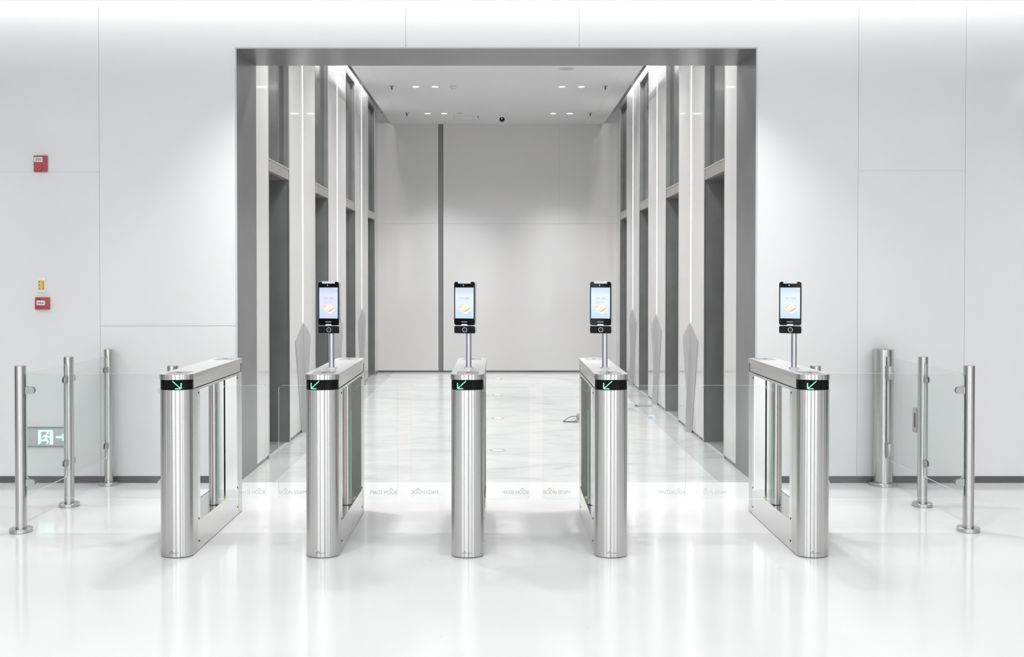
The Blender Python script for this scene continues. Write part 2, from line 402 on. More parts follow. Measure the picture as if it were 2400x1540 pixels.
for s, X, sd in ((-1, WL, 'left'), (1, WR, 'right')):
    for k in range(4):
        n += 1; y0 = D0+k*DP; y1 = y0+DW
        d = empty('door_%d' % n, (X, y0, 0), kind='structure', label='%s dark lift portal in the %s corridor wall' % (ordn[k], sd))
        def bx(nm, mt, xa, xb, ya, yb, za, zb):
            m = MB(); m.box(*sorted((s*xa, s*xb)), ya, yb, za, zb); return m.build(nm, mt, d)
        bx('jamb', 'lift_dark', 0.004, 0.40, 0, 0.012, 0, 2.43); bx('jamb', 'lift_dark', 0.004, 0.40, DW-0.012, DW, 0, 2.43)
        bx('soffit', 'lift_dark', 0.03, 0.40, 0.012, DW-0.012, 2.425, 2.44)
        bx('door_leaf', 'lift_metal', 0.36, 0.39, 0.012, DW/2-0.002, 0.01, 2.425); bx('door_leaf', 'lift_metal', 0.36, 0.39, DW/2+0.002, DW-0.012, 0.01, 2.425)
        bx('lintel', 'lintel', 0.006, 0.05, 0.012, DW-0.012, 2.43, 2.525)
        bx('lintel_ledge', 'portal_lip', 0.001, 0.05, 0.012, DW-0.012, 2.525, 2.537)
        bx('transom_jamb', 'lift_dark', 0.004, 0.06, 0.012, 0.024, 2.537, 4.15); bx('transom_jamb', 'lift_dark', 0.004, 0.06, DW-0.024, DW-0.012, 2.537, 4.15)
        for a, bb in ((0.024, 0.30), (0.304, 0.576), (0.58, DW-0.024)):
            bx('transom_panel', 'lift_metal', 0.048, 0.06, a, bb, 2.537, 4.15)
        bx('transom_soffit', 'lift_dark', 0.004, 0.06, 0.012, DW-0.012, 4.15, 4.165)
        bx('head_panel', 'corridor_white', 0.0, 0.02, 0.012, DW-0.012, 4.165, WTOP)
        bx('edge_frame', 'portal_lip', -0.002, 0.004, -0.002, 0.020, 0.0, 4.17); bx('edge_frame', 'portal_lip', -0.002, 0.004, DW-0.020, DW+0.002, 0.0, 4.17)
        bx('threshold', 'portal_lip', 0.03, 0.36, 0.012, DW-0.012, 0.0, 0.004)
# ---- end wall
we = MB(); we.box(WL-0.05, WR+0.05, BY+0.03, BY+0.15, 0, WTOP); we = we.build('wall_back', 'joint_grey', kind='structure')
tag(we, 'pale end wall of the lift corridor')
GX0, GX1 = -0.965, -0.885
for (x0, x1, z0, z1) in [(WL, GX0, 0.03, 2.3895), (WL, GX0, 2.391, 4.0), (GX1, WR, 0.03, 2.3895),
                         (GX1, 0.0475, 2.391, 4.0), (0.0485, 0.9735, 2.391, 4.0), (0.9745, WR, 2.391, 4.0)]:
    m = MB(); m.box(x0, x1, BY, BY+0.03, z0, z1); m.build('wall_panel', 'end_wall', we)
m = MB(); m.box(GX0+0.002, GX1-0.012, BY+0.012, BY+0.03, 0, 4.0); m.build('recess_strip', 'portal_grey', we)
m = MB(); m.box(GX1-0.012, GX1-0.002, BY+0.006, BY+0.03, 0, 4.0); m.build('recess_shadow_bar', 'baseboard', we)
m = MB(); m.box(WL, WR, BY+0.002, BY+0.03, 0, 0.028); m.build('baseboard_back', 'baseboard', we)
# ---- corridor ceiling with side coves
CY1 = 15.35
cc = MB(); cc.box(WL+0.43, WR-0.43, RY, BY+0.05, CCZ, CCZ+0.05); cc = cc.build('ceiling_corridor', 'ceiling_white', kind='structure')
for x0, x1 in ((WL+0.215, WL+0.428), (WR-0.428, WR-0.215)):
    m = MB(); m.box(x0, x1, RY, BY+0.03, CCZ, CCZ+0.05); m.build('ceiling_panel', 'ceiling_white', cc)
for x0, x1 in ((WL+0.178, WL+0.214), (WR-0.214, WR-0.178)):
    m = MB(); m.box(x0, x1, RY, CY1, CCZ-0.003, CCZ+0.06); m.build('slot_profile', 'baseboard', cc)
m = MB(); m.box(WL, WL+0.3, RY, BY, WTOP-0.03, WTOP); m.box(WR-0.3, WR, RY, BY, WTOP-0.03, WTOP); m.build('cove_top', 'ceiling_white', cc)
m = MB(); m.box(WL+0.3, WL+0.33, RY, BY, CCZ+0.05, WTOP); m.box(WR-0.33, WR-0.3, RY, BY, CCZ+0.05, WTOP); m.build('cove_side', 'ceiling_white', cc)

# ================================================================== THINGS
# ---- vertical wall lights and kite-shaped guards on the piers between the lifts
side_w = {-1: 'left', 1: 'right'}
pw = ['nearest', 'middle', 'farthest']
for s, X in ((-1, WL), (1, WR)):
    for k in range(3):
        y = D0+k*DP+1.52
        r = empty('wall_light_strip', (X, y, 1.09), label='%s vertical light strip between lifts on the %s corridor wall' % (pw[k], side_w[s]), cat='wall light', group='vertical light strips of the lift corridor')
        m = MB(); m.box(*sorted((s*0.004, s*0.020)), -0.027, 0.027, 0, WTOP-1.09); m.build('channel', 'silver_plastic', r)
        m = MB(); m.box(*sorted((s*-0.0005, s*0.004)), -0.013, 0.013, 0, WTOP-1.09); m.build('diffuser', 'led_white', r)
        r = empty('corner_guard', (X, y, 0), label='%s grey kite shaped guard low on the %s corridor wall' % (pw[k], side_w[s]), cat='wall guard', group='kite shaped guards of the lift corridor')
        for hs in (-1, 1):
            o2 = [(0.002, 1.088), (hs*0.40, 0.925), (hs*0.085, 0.0), (0.0, 0.0)]
            proud = [0.006, 0.006, 0.004, 0.055]
            v = [(-s*0.0005, a, z) for a, z in o2] + [(-s*p, a, z) for (a, z), p in zip(o2, proud)]
            m = MB(); m.add(v, [(0,1,2,3), (4,5,6,7), (0,1,5,4), (1,2,6,5), (2,3,7,6), (3,0,4,7)])
            m.build('facet', 'guard_grey', r, angle=10)
# ---- corridor downlights
def side_of(x): return 'left' if x < 0 else 'right'
rows = [(8.88, 'first'), (11.07, 'second'), (13.24, 'third'), (15.40, 'last')]
for (y, rn) in rows:
    for x, io in ((-1.065,'outer left'), (-0.815,'inner left'), (0.822,'inner right'), (1.072,'outer right')):
        r = empty('ceiling_downlight', (x, y, CCZ), label='%s round downlight in the %s row of the corridor ceiling' % (io, rn), cat='downlight', group='round downlights of the corridor ceiling')
        m = MB(); m.ring((0,0), 0.042, 0.052, -0.004, 0.0); m.build('rim', 'white_plastic', r)
        m = MB(); m.cyl((0,0), 0.042, -0.003, -0.0005); m.build('lens', 'lamp_lens', r)
        area('downlight_lamp', (0,0,-0.006), 0.08, 8 if rn == 'last' else 16, spread=1.4 if rn == 'last' else 2.6, parent=r)
# ---- sprinklers
for y, rn in ((13.2,'nearer'), (15.36,'farther')):
    for x in (-1.37, 1.375):
        r = empty('sprinkler_head', (x, y, CCZ), label='%s sprinkler on the %s side of the corridor ceiling' % (rn, side_of(x)), cat='sprinkler', group='ceiling sprinklers')
        m = MB(); m.cyl((0,0), 0.030, -0.008, 0.0, bev=0.002); m.build('escutcheon', 'alu', r)
        m = MB(); m.cyl((0,0), 0.009, -0.040, -0.008, n=12); m.build('body', 'scrap_dark', r)
        m = MB(); m.cyl((0,0), 0.014, -0.046, -0.042, n=16); m.build('deflector', 'scrap_dark', r)
# ---- smoke detector, speaker, camera, hatch, disc
r = empty('smoke_detector', (-0.574, 13.2, CCZ), label='white smoke detector beside the left downlights on the corridor ceiling', cat='smoke detector')
m = MB(); m.cyl((0,0), 0.052, -0.012, 0.0, bev=0.003); m.build('base', 'white_plastic', r)
m = MB()
m.prism([(0.046*math.cos(t*PI/12), 0.046*math.sin(t*PI/12)) for t in range(24)], -0.040, -0.012, 'z', bev=0.008); m.build('head', 'white_plastic', r)
m = MB(); m.box(-0.026,-0.008,-0.034,-0.030,-0.042,-0.034); m.box(0.006,0.026,-0.034,-0.030,-0.042,-0.034); m.build('vent_slot', 'black_rubber', r)
r = empty('ceiling_speaker', (0.80, 12.1, CCZ), label='large round grey speaker grille in the corridor ceiling', cat='speaker')
m = MB(); m.ring((0,0), 0.086, 0.096, -0.006, 0.0); m.build('rim', 'white_plastic', r)
m = MB(); m.cyl((0,0), 0.086, -0.004, -0.0005); m.build('grille', 'speaker_grille', r)
r = empty('security_camera', (0.055, 15.5, CCZ), label='black ball security camera under the corridor ceiling', cat='camera')
m = MB(); m.cyl((0,0), 0.058, -0.022, 0.0, bev=0.004); m.build('base', 'white_plastic', r)
m = MB(); m.ring((0,0), 0.03, 0.055, -0.05, -0.022); m.build('collar', 'white_plastic', r)
bm = bmesh.new(); bmesh.ops.create_icosphere(bm, subdivisions=3, radius=0.040)
m = MB(); m.add([v.co + Vector((0,-0.012,-0.075)) for v in bm.verts], [[v.index for v in f.verts] for f in bm.faces]); bm.free(); m.build('ball', 'black_gloss', r)
m = MB(); m.cyl((0,-0.072), 0.012, -0.057, -0.050, 'y', n=16); m.build('lens', 'silver_plastic', r)
r = empty('access_hatch', (-0.49, 15.85, CCZ), label='square access hatch in the far corridor ceiling', cat='hatch')
m = MB()
for a in ((-0.20,0.20,-0.20,-0.192),(-0.20,0.20,0.192,0.20),(-0.20,-0.192,-0.192,0.192),(0.192,0.20,-0.192,0.192)): m.box(*a, -0.003, 0)
m.build('frame', 'silver_plastic', r)
m = MB(); m.box(-0.19,0.19,-0.19,0.19,-0.0015,0); m.build('panel', 'ceiling_white', r)
m = MB(); m.box(0.178,0.186,-0.204,-0.196,-0.035,0.0); m.build('latch', 'scrap_dark', r)
r = empty('ceiling_sensor', (-0.575, 15.38, CCZ), label='small flat white sensor disc on the far corridor ceiling', cat='sensor')
m = MB(); m.cyl((0,0), 0.045, -0.006, 0, bev=0.002); m.build('disc', 'silver_plastic', r)
m = MB(); m.cyl((0,0), 0.012, -0.009, -0.006, n=12); m.build('eye', 'scrap_grey', r)
# ---- round floor plates in the corridor
for y, nm in ((9.03,'nearest'), (11.10,'second'), (13.30,'third'), (15.40,'farthest')):
    r = empty('floor_outlet', (-0.008, y, 0), label='%s flush round plate along the middle of the corridor floor' % nm, cat='floor plate', group='flush floor plates')
    m = MB(); m.ring((0,0), 0.045, 0.072, 0, 0.0025); m.build('ring', 'floor_plate', r)
    m = MB(); m.cyl((0,0), 0.044, 0, 0.002); m.build('cover', 'white_plastic', r)

# ---- swing-wing turnstile pedestals
PYC, HL, HW, NOSE = 6.145, 0.590, 0.0895, 0.062
def foot(w, L, nz_, y_from=None, y_to=None, seg=64):
    """footprint: rounded front (and back); y_from/y_to cut it flat"""
    pts = []
    if y_from is None:
        for i in range(seg+1):
            t = -PI/2 + PI*i/seg; pts.append((w*math.sin(t), -L + nz_*(1-math.cos(t))))
    else: pts += [(-w, y_from), (w, y_from)]
    if y_to is None:
        for i in range(seg+1):
            t = -PI/2 + PI*i/seg; pts.append((-w*math.sin(t), L - nz_*(1-math.cos(t))))
    else: pts += [(w, y_to), (-w, y_to)]
    return pts
def nose_y(x, w, L, n_): return -L + n_*(1-math.sqrt(max(0, 1-(x/w)**2)))
WIN = 0.400; SEAM = 0.447
def arrow(cx, zc, dirx, y_of):
    """lit arrow pointing down and to dirx, drawn as three bars of LED dots that follow the curved band"""
    m = MB()
    def bar(p, q, wd=0.0042):
        nseg = 6
        for i in range(nseg):
            a = [p[j] + (q[j]-p[j])*i/nseg for j in (0,1)]; c = [p[j] + (q[j]-p[j])*(i+1)/nseg for j in (0,1)]
            dx, dz = q[0]-p[0], q[1]-p[1]; L = math.hypot(dx, dz); ox, oz = -dz/L*wd/2, dx/L*wd/2
            pl = [(a[0]-ox,a[1]-oz),(c[0]-ox,c[1]-oz),(c[0]+ox,c[1]+oz),(a[0]+ox,a[1]+oz)]
            v = [(x, y_of(x)-0.0012, z) for x, z in pl] + [(x, y_of(x)+0.001, z) for x, z in pl]
            m.add(v, [(0,1,2,3),(7,6,5,4),(0,4,5,1),(1,5,6,2),(2,6,7,3),(3,7,4,0)])
    h = 0.021
    tip = (cx + dirx*h*1.05, zc - h)
    bar((cx - dirx*h*1.1, zc + h), tip); bar((tip[0], tip[1]+0.031), tip, 0.005); bar((tip[0]-dirx*0.030, tip[1]), tip, 0.005)
    return m

def wing_poly(x0, x1, z0=0.197, z1=0.881, r=0.026):
    """glass leaf outline in (x,z), x0 hinge side, x1 free edge"""
    s = 1 if x1 > x0 else -1; P = []
    P.append((x0, z0))
    for i in range(7):
        t = -PI/2 + PI/2*i/6; P.append((x1 - s*r + s*r*math.cos(t), z0 + r + r*math.sin(t)))
    for i in range(7):
        t = PI/2*i/6; P.append((x1 - s*r + s*r*math.cos(t), z1 - r + r*math.sin(t)))
    P += [(x0+s*0.052, z1), (x0+s*0.046, z1-0.003), (x0+s*0.042, z1-0.012), (x0+s*0.038, z1-0.020), (x0+s*0.012, z1-0.036), (x0, z1-0.040)]
    return P if s > 0 else P[::-1]

def turnstile(cx, wings, dirx, aoff, label, left_text='BOON EDAM'):
    r = empty('turnstile_pedestal', (cx, PYC, 0), label=label, cat='turnstile', group='row of turnstile pedestals')
    for e, nm in ((-1,'front_column'), (1,'rear_column')):
        m = MB()
        m.prism(foot(HW, HL, NOSE, None, -SEAM) if e < 0 else foot(HW, HL, NOSE, SEAM, None), 0.004, 0.916, 'z'); col = m.build(nm, 'steel', r)
        if e < 0:   # small maker's mark low on the curved face
            t = MB(); pts, fs = text_flat('BOON EDAM', 0.052, 0.007)
            yo = lambda x: nose_y(x, HW, HL, NOSE) - 0.0004
            t.add([(x-0.028, yo(x-0.028), 0.024+z) for x, z in pts], fs)
            for pl in crown(-0.014, 0.033, 0.010, 0.008): t.add([(x, yo(x), z) for x, z in pl], [list(range(len(pl)))])
            t.build('maker_mark', 'logo_dark', col)
        y_in = e*SEAM
        m = MB(); m.box(-0.0045, 0.0045, min(y_in, y_in-e*0.003), max(y_in, y_in-e*0.003), 0.15, 0.90); m.build('sensor_strip', 'black_gloss', r)
    # side frames with the see-through window
    for sx in (-1, 1):
        xa, xb = sorted((sx*(HW-0.006), sx*(HW-0.0005)))
        m = MB()
        m.box(xa, xb, -SEAM+0.001, -WIN, 0.004, 0.914); m.box(xa, xb, WIN, SEAM-0.001, 0.004, 0.914)
        m.box(xa, xb, -WIN, WIN, 0.004, 0.165); m.box(xa, xb, -WIN, WIN, 0.900, 0.914)
        sp = m.build('side_frame', 'steel_flat', r)
        for yy in (-0.424, 0.424):
            for zz in (0.053, 0.178, 0.884):
                q = MB(); q.cyl((yy, zz), 0.0062, *sorted((sx*(HW-0.002), sx*(HW+0.0012))), 'x', n=8); q.build('screw', 'black', sp)
    m = MB(); m.box(-HW+0.007, HW-0.007, -SEAM, SEAM, 0.004, 0.163); m.build('sill', 'steel_flat', r)
    m = MB(); m.box(-HW+0.007, HW-0.007, -SEAM, SEAM, 0.903, 0.916); m.build('top_rail', 'steel_flat', r)
    m = MB(); m.prism(foot(HW-0.004, HL-0.004, NOSE-0.003), 0.0, 0.004, 'z'); m.build('base_gasket', 'black_rubber', r)
    m = MB(); m.prism(foot(HW-0.003, HL-0.003, NOSE-0.002), 0.916, 0.920, 'z'); m.build('shadow_gap', 'black_rubber', r)
    m = MB(); m.prism(foot(HW-0.002, HL, NOSE, -HL+NOSE+0.012, HL-NOSE-0.012), 0.920, 0.972, 'z'); m.build('side_band', 'steel_flat', r)
    for e in (-1, 1):
        m = MB(); m.prism(foot(HW-0.001, HL-0.001, NOSE, None, -HL+NOSE+0.012) if e < 0 else foot(HW-0.001, HL-0.001, NOSE, HL-NOSE-0.012, None), 0.918, 0.972, 'z')
        bd = m.build('display_band', 'black_gloss', r)
        if e < 0: arrow(aoff, 0.945, dirx, lambda x: nose_y(x, HW-0.001, HL-0.001, NOSE)).build('arrow', 'arrow_green', bd)
    m = MB(); m.prism(foot(HW+0.0035, HL+0.004, NOSE+0.002), 0.972, 1.001, 'z', 0, 1, bev=0.0015); lid = m.build('lid', ['steel_lid', 'steel'], r)
    for e in (-1, 1):
        y0, y1 = sorted((e*(HL-0.022), e*(HL-0.022-0.175)))
        m = MB(); m.prism(rrect(-0.060, 0.060, y0, y1, 0.022), 1.001, 1.0018, 'z'); m.build('reader_plate', 'steel_plate', lid)
        m = MB(); m.prism([(0.014*math.cos(t*PI/10), e*(HL-0.11)+0.024*math.sin(t*PI/10)) for t in range(20)], 1.0018, 1.0023, 'z'); m.build('reader_mark', 'logo_dark', lid)
    # pivot posts and glass wings
    for sx, tip in wings:
        px = sx*0.054
        m = MB(); m.cyl((px,0), 0.0245, 0.163, 0.903, n=64); m.build('pivot_post', 'steel', r)
        m = MB(); m.cyl((px,0), 0.0262, 0.163, 0.205, n=32); m.build('pivot_collar', 'steel', r)
        m = MB(); m.cyl((px,0), 0.0268, 0.1631, 0.166, n=32); m.build('pivot_gasket', 'black_rubber', r)
        x0 = px + sx*0.020; x1 = tip - cx
        m = MB(); m.prism(wing_poly(x0, x1), -0.005, 0.005, 'y', 0, 1); wg = m.build('glass_wing', ['glass_wing', 'glass_edge_lit'], r, angle=60)
        m = MB(); m.box(*sorted((x0+sx*0.0052, x0+sx*0.0076)), -0.0065, -0.0052, 0.205, 0.735); m.build('light_guide', 'strip_green', wg)
        m = MB()
        body = left_text if sx < 0 else 'BOON EDAM'
        tw = 0.158 if body[0] == 'B' else 0.138
        pts, fs = text_flat(body, tw, 0.0228, mirror=(sx > 0))
        off = x1 + 0.006 + (0.158-tw) if sx < 0 else x1 - 0.006 - tw
        m.add([(off+x, -0.0054, 0.2265+z) for x, z in pts], fs)
        for pl in crown(x1 - sx*0.040, 0.2535, 0.021, 0.014): m.add([(x, -0.0054, z) for x, z in pl], [list(range(len(pl)))])
        tag(m.build('etched_lettering', 'etch', wg), 'grey lettering under a small crown')
        m = MB(); m.prism([(px+sx*0.020+0.009*math.cos(t*PI/8), 0.20+0.016*math.sin(t*PI/8)) for t in range(16)], 0.163, 0.165, 'z'); m.build('status_dot', 'dot_yellow', r)
    return r
tx = [-1.766, -0.966, -0.169, 0.619, 1.7265]
turnstile(tx[0], [(1, -1.398)], 1, 0.018, 'leftmost steel turnstile pedestal, green arrow pointing down right, no screen on top')
turnstile(tx[1], [(-1, -1.321), (1, -0.605)], -1, -0.031, 'second steel turnstile pedestal from the left, under the lilac tinted screen')
turnstile(tx[2], [(-1, -0.526), (1, 0.187)], -1, -0.031, 'middle steel turnstile pedestal of the five, seen nearly head on')
turnstile(tx[3], [(-1, 0.266), (1, 1.126)], -1, -0.024, 'fourth steel turnstile pedestal from the left, beside the wide lane')
turnstile(tx[4], [(-1, 1.205)], -1, -0.022, 'rightmost steel turnstile pedestal with one wide glass wing', 'OON EDAM')

# ---- face scanning terminals on poles
def terminal(cx, dx, yaw, scr, label, second_line):
    r = empty('face_terminal', (cx, 5.94, 1.001), label=label, cat='terminal', group='face scanning terminals on poles')
    m = MB(); m.cyl((0,0), 0.016, 0.006, 0.235, n=24); m.build('pole', 'alu', r)
    m = MB(); m.prism(rrect(-0.027, 0.027, -0.02, 0.02, 0.008), 0.0008, 0.006, 'z'); m.build('foot_plate', 'alu', r)
    M = Matrix.Translation((dx, -0.03, 0)) @ Matrix.Rotation(-yaw, 4, 'Z')
    W = 0.062
    m = MB(); m.prism(rrect(-W-0.0015, W+0.0015, 0.2515, 0.5045, 0.012), -0.006, 0.022, 'y', bev=0.003); m.build('housing', 'silver_plastic', r, M)
    m = MB(); m.prism(rrect(-W, W, 0.253, 0.503, 0.012), -0.0105, -0.006, 'y', bev=0.001); fr = m.build('front_glass', 'black_gloss', r, M)
    m = MB(); m.prism(rrect(-0.038, 0.038, 0.493, 0.5055, 0.002), -0.013, -0.004, 'y'); m.build('top_lamp_bar', 'silver_plastic', r, M)
    m = MB(); m.prism([(-0.021,0.2505),(0.021,0.2505),(0.015,0.2590),(-0.015,0.2590)], -0.0125, -0.004, 'y'); m.build('bottom_notch', 'white_plastic', r, M)
    m = MB(); m.cyl((-0.006,0.483), 0.0032, -0.0120, -0.0105, 'y', n=16); m.build('camera_lens', 'label_white', fr, M)
    m = MB(); m.ring((0.008,0.483), 0.002, 0.0042, -0.0115, -0.0105, 'y', n=16); m.build('infrared_lens', 'black', fr, M)
    m = MB(); m.box(-0.018, 0.016, -0.0112, -0.0105, 0.2705, 0.2735); m.build('brand_mark', 'silver_plastic', fr, M)
    m = MB(); m.prism(rrect(-0.0555, 0.0555, 0.292, 0.470, 0.001), -0.0115, -0.0105, 'y'); sc = m.build('screen', scr, r, M)
    Y = -0.0121
    def flat(nm, mt, polys, y=Y):
        m = MB()
        for pl in polys: m.add([(x, y, z) for x, z in pl], [list(range(len(pl)))])
        return m.build(nm, mt, sc, M)
    flat('picture_corner', 'scr_orange', [[(0.022,0.4695),(0.055,0.4695),(0.055,0.458),(0.040,0.4655)]])
    flat('picture_base', 'scr_pale', [[(-0.034,0.352),(0.006,0.318),(0.040,0.338),(0.036,0.350),(0.002,0.378)]])
    flat('picture_side', 'scr_tan', [[(-0.002,0.337),(0.002,0.326),(0.034,0.346),(0.033,0.356)]], Y-0.0003)
    flat('picture_block', 'scr_gold', [[(-0.034,0.356),(-0.002,0.327),(0.001,0.341),(0.033,0.357),(0.018,0.352),(0.0,0.376)]], Y-0.0005)
    cres = [(0.020*math.cos(t), 0.356+0.013*math.sin(t)) for t in [PI+PI*i/10 for i in range(11)]] + [(0.013*math.cos(t), 0.357+0.006*math.sin(t)) for t in [2*PI-PI*i/10 for i in range(11)]]
    flat('picture_bowl', 'scr_white', [cres, [(0.010*math.cos(i*PI/6)-0.002, 0.361+0.007*math.sin(i*PI/6)) for i in range(12)]], Y-0.0008)
    m = MB(); pts, fs = text_flat('下午好，欢迎您', 0.062, 0.0078); m.add([(x-0.031, Y, 0.4045+z) for x, z in pts], fs); m.build('greeting_text', 'scr_ink', sc, M)
    if second_line:
        flat('faint_text', 'scr_faint', [[(x,0.3805),(x+wd,0.3805),(x+wd,0.3895),(x,0.3895)] for x, wd in ((-0.026,0.008),(-0.013,0.004),(-0.006,0.003),(0.002,0.004),(0.010,0.003),(0.017,0.003))])
    m = MB(); m.prism(rrect(-W-0.001, W+0.001, 0.205, 0.2475, 0.007), -0.004, 0.026, 'y', bev=0.003); m.build('reader_housing', 'silver_plastic', r, M)
    m = MB(); m.prism(rrect(-W, W, 0.206, 0.2465, 0.007), -0.0085, -0.004, 'y', bev=0.001); rb = m.build('reader_front', 'black', r, M)
    m = MB(); m.ring((0.0015,0.2265), 0.0112, 0.0138, -0.0098, -0.0085, 'y', n=32); m.build('reader_ring', 'alu', rb, M)
    m = MB(); m.cyl((0.0015,0.2265), 0.0035, -0.0095, -0.0085, 'y', n=16); m.build('reader_dot', 'scrap_dark', rb, M)
    m = MB(); m.box(-0.02, 0.02, 0.012, 0.040, 0.215, 0.30); m.build('bracket', 'alu', r, M)
    return r
terminal(-0.968, -0.009, math.radians(9), 'screen_lilac', 'face scanning terminal with lilac screen, leftmost of the four', True)
terminal(-0.172, -0.021, math.radians(14), 'screen_blue', 'face scanning terminal on the middle pedestal, without a second text line', False)
terminal(0.618, -0.026, math.radians(17), 'screen_blue', 'face scanning terminal second from right, with faint second text line', True)
terminal(1.716, -0.030, math.radians(24), 'screen_blue', 'rightmost face scanning terminal, standing against the white wall', False)

# ---- steel posts and clear glass barriers
GL, GR = -2.870, 2.836
def post(x, y, rad, fl, label, group='steel barrier posts'):
    r = empty('steel_post', (x, y, 0), label=label, cat='post', group=group)
    m = MB(); m.cyl((0,0), rad, 0.020, 1.0, n=72, bev=0.0015); m.build('pole', 'steel', r)
    m = MB(); m.cyl((0,0), fl, 0.0, 0.024, n=40, bev=0.002); m.build('base_flange', 'steel', r)
    return r
PR, FR = 0.0325, 0.066
PY = [6.14, 6.83, 7.53]
post(GL, PY[0], PR, FR, 'front post of the left barrier, nearest the viewer')
post(GL, PY[1], PR, FR, 'middle post of the three along the left barrier')
post(GL, PY[2], PR, FR, 'rear post of the left barrier, close to the wall')
post(-1.957, 6.145, PR, FR, 'post mostly hidden behind the leftmost pedestal')
post(GR, PY[0]+0.02, PR, FR, 'front post of the right barrier, nearest the viewer')
post(GR, PY[1], PR, FR, 'middle post of the right barrier, next to the gate lock')
post(GR, PY[2], 0.0705, 0.102, 'thick hinge post of the right glass gate, close to the wall')
post(1.905, 6.145, PR, FR, 'post mostly hidden behind the rightmost pedestal')
def pane(xy0, xy1, label, clamps):
    """glass sheet from one point to another (along x or y) with its D-shaped clamps"""
    (x0, y0), (x1, y1) = xy0, xy1; z0, z1 = 0.203, 0.952; L = math.hypot(x1-x0, y1-y0)
    r = empty('glass_barrier', (x0, y0, 0), label=label, cat='glass panel', group='glass barrier sheets')
    ax = 'x' if abs(x1-x0) > abs(y1-y0) else 'y'
    m = MB(); m.prism(rrect(0, L, z0, z1, 0.022), -0.006, 0.006, 'y' if ax == 'x' else 'x', 0, 1); m.build('pane', ['glass', 'glass_edge'], r, angle=60)
    for e in clamps:
        for z in (0.851, 0.296):
            pl = [(-0.004, z-0.021), (0.030, z-0.021)] + [(0.030+0.021*math.cos(t), z+0.021*math.sin(t)) for t in [-PI/2+PI*i/10 for i in range(11)]] + [(0.030, z+0.021), (-0.004, z+0.021)]
            if e: pl = [(L-a_, c) for a_, c in pl][::-1]
            m = MB()
            for q0, q1 in ((0.0062, 0.0105), (-0.0105, -0.0062)): m.prism(pl, q0, q1, 'y' if ax == 'x' else 'x')
            m.build('glass_clamp', 'steel_plate', r)
    return r
q = 0.037
pane((GL+q, PY[0]), (-1.957-q, PY[0]), 'clear glass sheet facing the viewer left of the leftmost pedestal', (0, 1))
pane((GL, PY[0]+q), (GL, PY[1]-q), 'front glass sheet running back along the left barrier', (0, 1))
pane((GL, PY[1]+q), (GL, PY[2]-q), 'rear glass sheet running to the wall along the left barrier', (0, 1))
pane((1.905+q, PY[0]+0.01), (GR-q, PY[0]+0.01), 'clear glass sheet facing the viewer right of the rightmost pedestal', (0, 1))
pane((GR, PY[0]+0.02+q), (GR, PY[1]-q), 'glass sheet between front and middle posts of the right barrier', (0, 1))
g = empty('glass_gate', (GR, PY[2]-0.09, 0), label='hinged glass gate between thick hinge post and middle right post', cat='gate')
m = MB(); m.prism(rrect(-0.57, -0.006, 0.203, 0.952, 0.012), -0.006, 0.006, 'x', 0, 1); m.build('pane', ['glass', 'glass_edge'], g, angle=60)
for z in (0.838, 0.278):
    m = MB(); m.box(-0.016, 0.016, -0.055, 0.018, z-0.048, z+0.048, bev=0.003); hg = m.build('hinge', 'steel_plate', g)
    m = MB(); m.cyl((0,0.006), 0.011, z-0.052, z+0.052, n=16); m.build('hinge_pin', 'steel', hg)
m = MB(); m.box(-0.004, 0.004, -0.005, 0.002, 0.21, 0.945); m.build('seal', 'black_rubber', g)
m = MB(); m.box(-0.030, 0.030, -0.575, -0.515, 0.485, 0.648, bev=0.003); lk = m.build('lock_case', 'steel_plate', g)
m = MB(); m.box(-0.032, -0.0295, -0.560, -0.545, 0.520, 0.615); m.build('lock_slot', 'dark_gap', lk)

# ---- wall devices on the left
def wx(px): return (px-1168)/315.8
r = empty('alarm_sounder', (-3.386, WY, 2.31), label='red fire alarm sounder high on the left wall', cat='fire alarm')
m = MB(); m.box(-0.049, 0.049, -0.022, 0, 0, 0.120, bev=0.005); m.build('housing', 'red', r)
m = MB(); m.box(-0.044, 0.018, -0.0235, -0.021, 0.072, 0.108); lb = m.build('label_plate', 'label_white', r)
m = MB(); m.box(-0.030,-0.026,-0.0243,-0.0235,0.080,0.100); m.box(-0.022,0.010,-0.0243,-0.0235,0.092,0.097); m.box(-0.018,0.008,-0.0243,-0.0235,0.083,0.086); m.build('label_print', 'label_ink', lb)
m = MB(); m.cyl((-0.010,0.037), 0.030, -0.036, -0.021, 'y', n=32, bev=0.003); m.build('horn', 'red_light', r)
m = MB(); m.ring((-0.010,0.037), 0.013, 0.019, -0.039, -0.036, 'y', n=24); m.build('horn_ring', 'red', r)
r = empty('wall_notice', (-3.386, WY, 1.418), label='yellow notice in a white frame above the red call point', cat='notice')
m = MB(); m.box(-0.028, 0.028, -0.010, 0, 0, 0.108, bev=0.003); m.build('frame', 'white_plastic', r)
m = MB(); m.box(-0.025, 0.021, -0.0115, -0.0095, 0.016, 0.092); nt_ = m.build('notice_sheet', 'yellow', r)
m = MB(); m.box(0.010, 0.016, -0.0122, -0.0115, 0.022, 0.086)
for z in (0.024, 0.048, 0.072): m.box(-0.020, -0.010, -0.0122, -0.0115, z, z+0.012)
m.build('notice_print', 'sign_edge', nt_)
r = empty('fire_call_point', (-3.378, WY, 1.292), label='red fire call point below the yellow notice', cat='call point')
m = MB(); m.box(-0.051, 0.051, -0.030, 0, 0, 0.090, bev=0.005); m.build('housing', 'red', r)
m = MB(); m.box(-0.036, 0.026, -0.0320, -0.0295, 0.032, 0.066, bev=0.0008); lb = m.build('glass_plate', 'label_white', r)
m = MB()
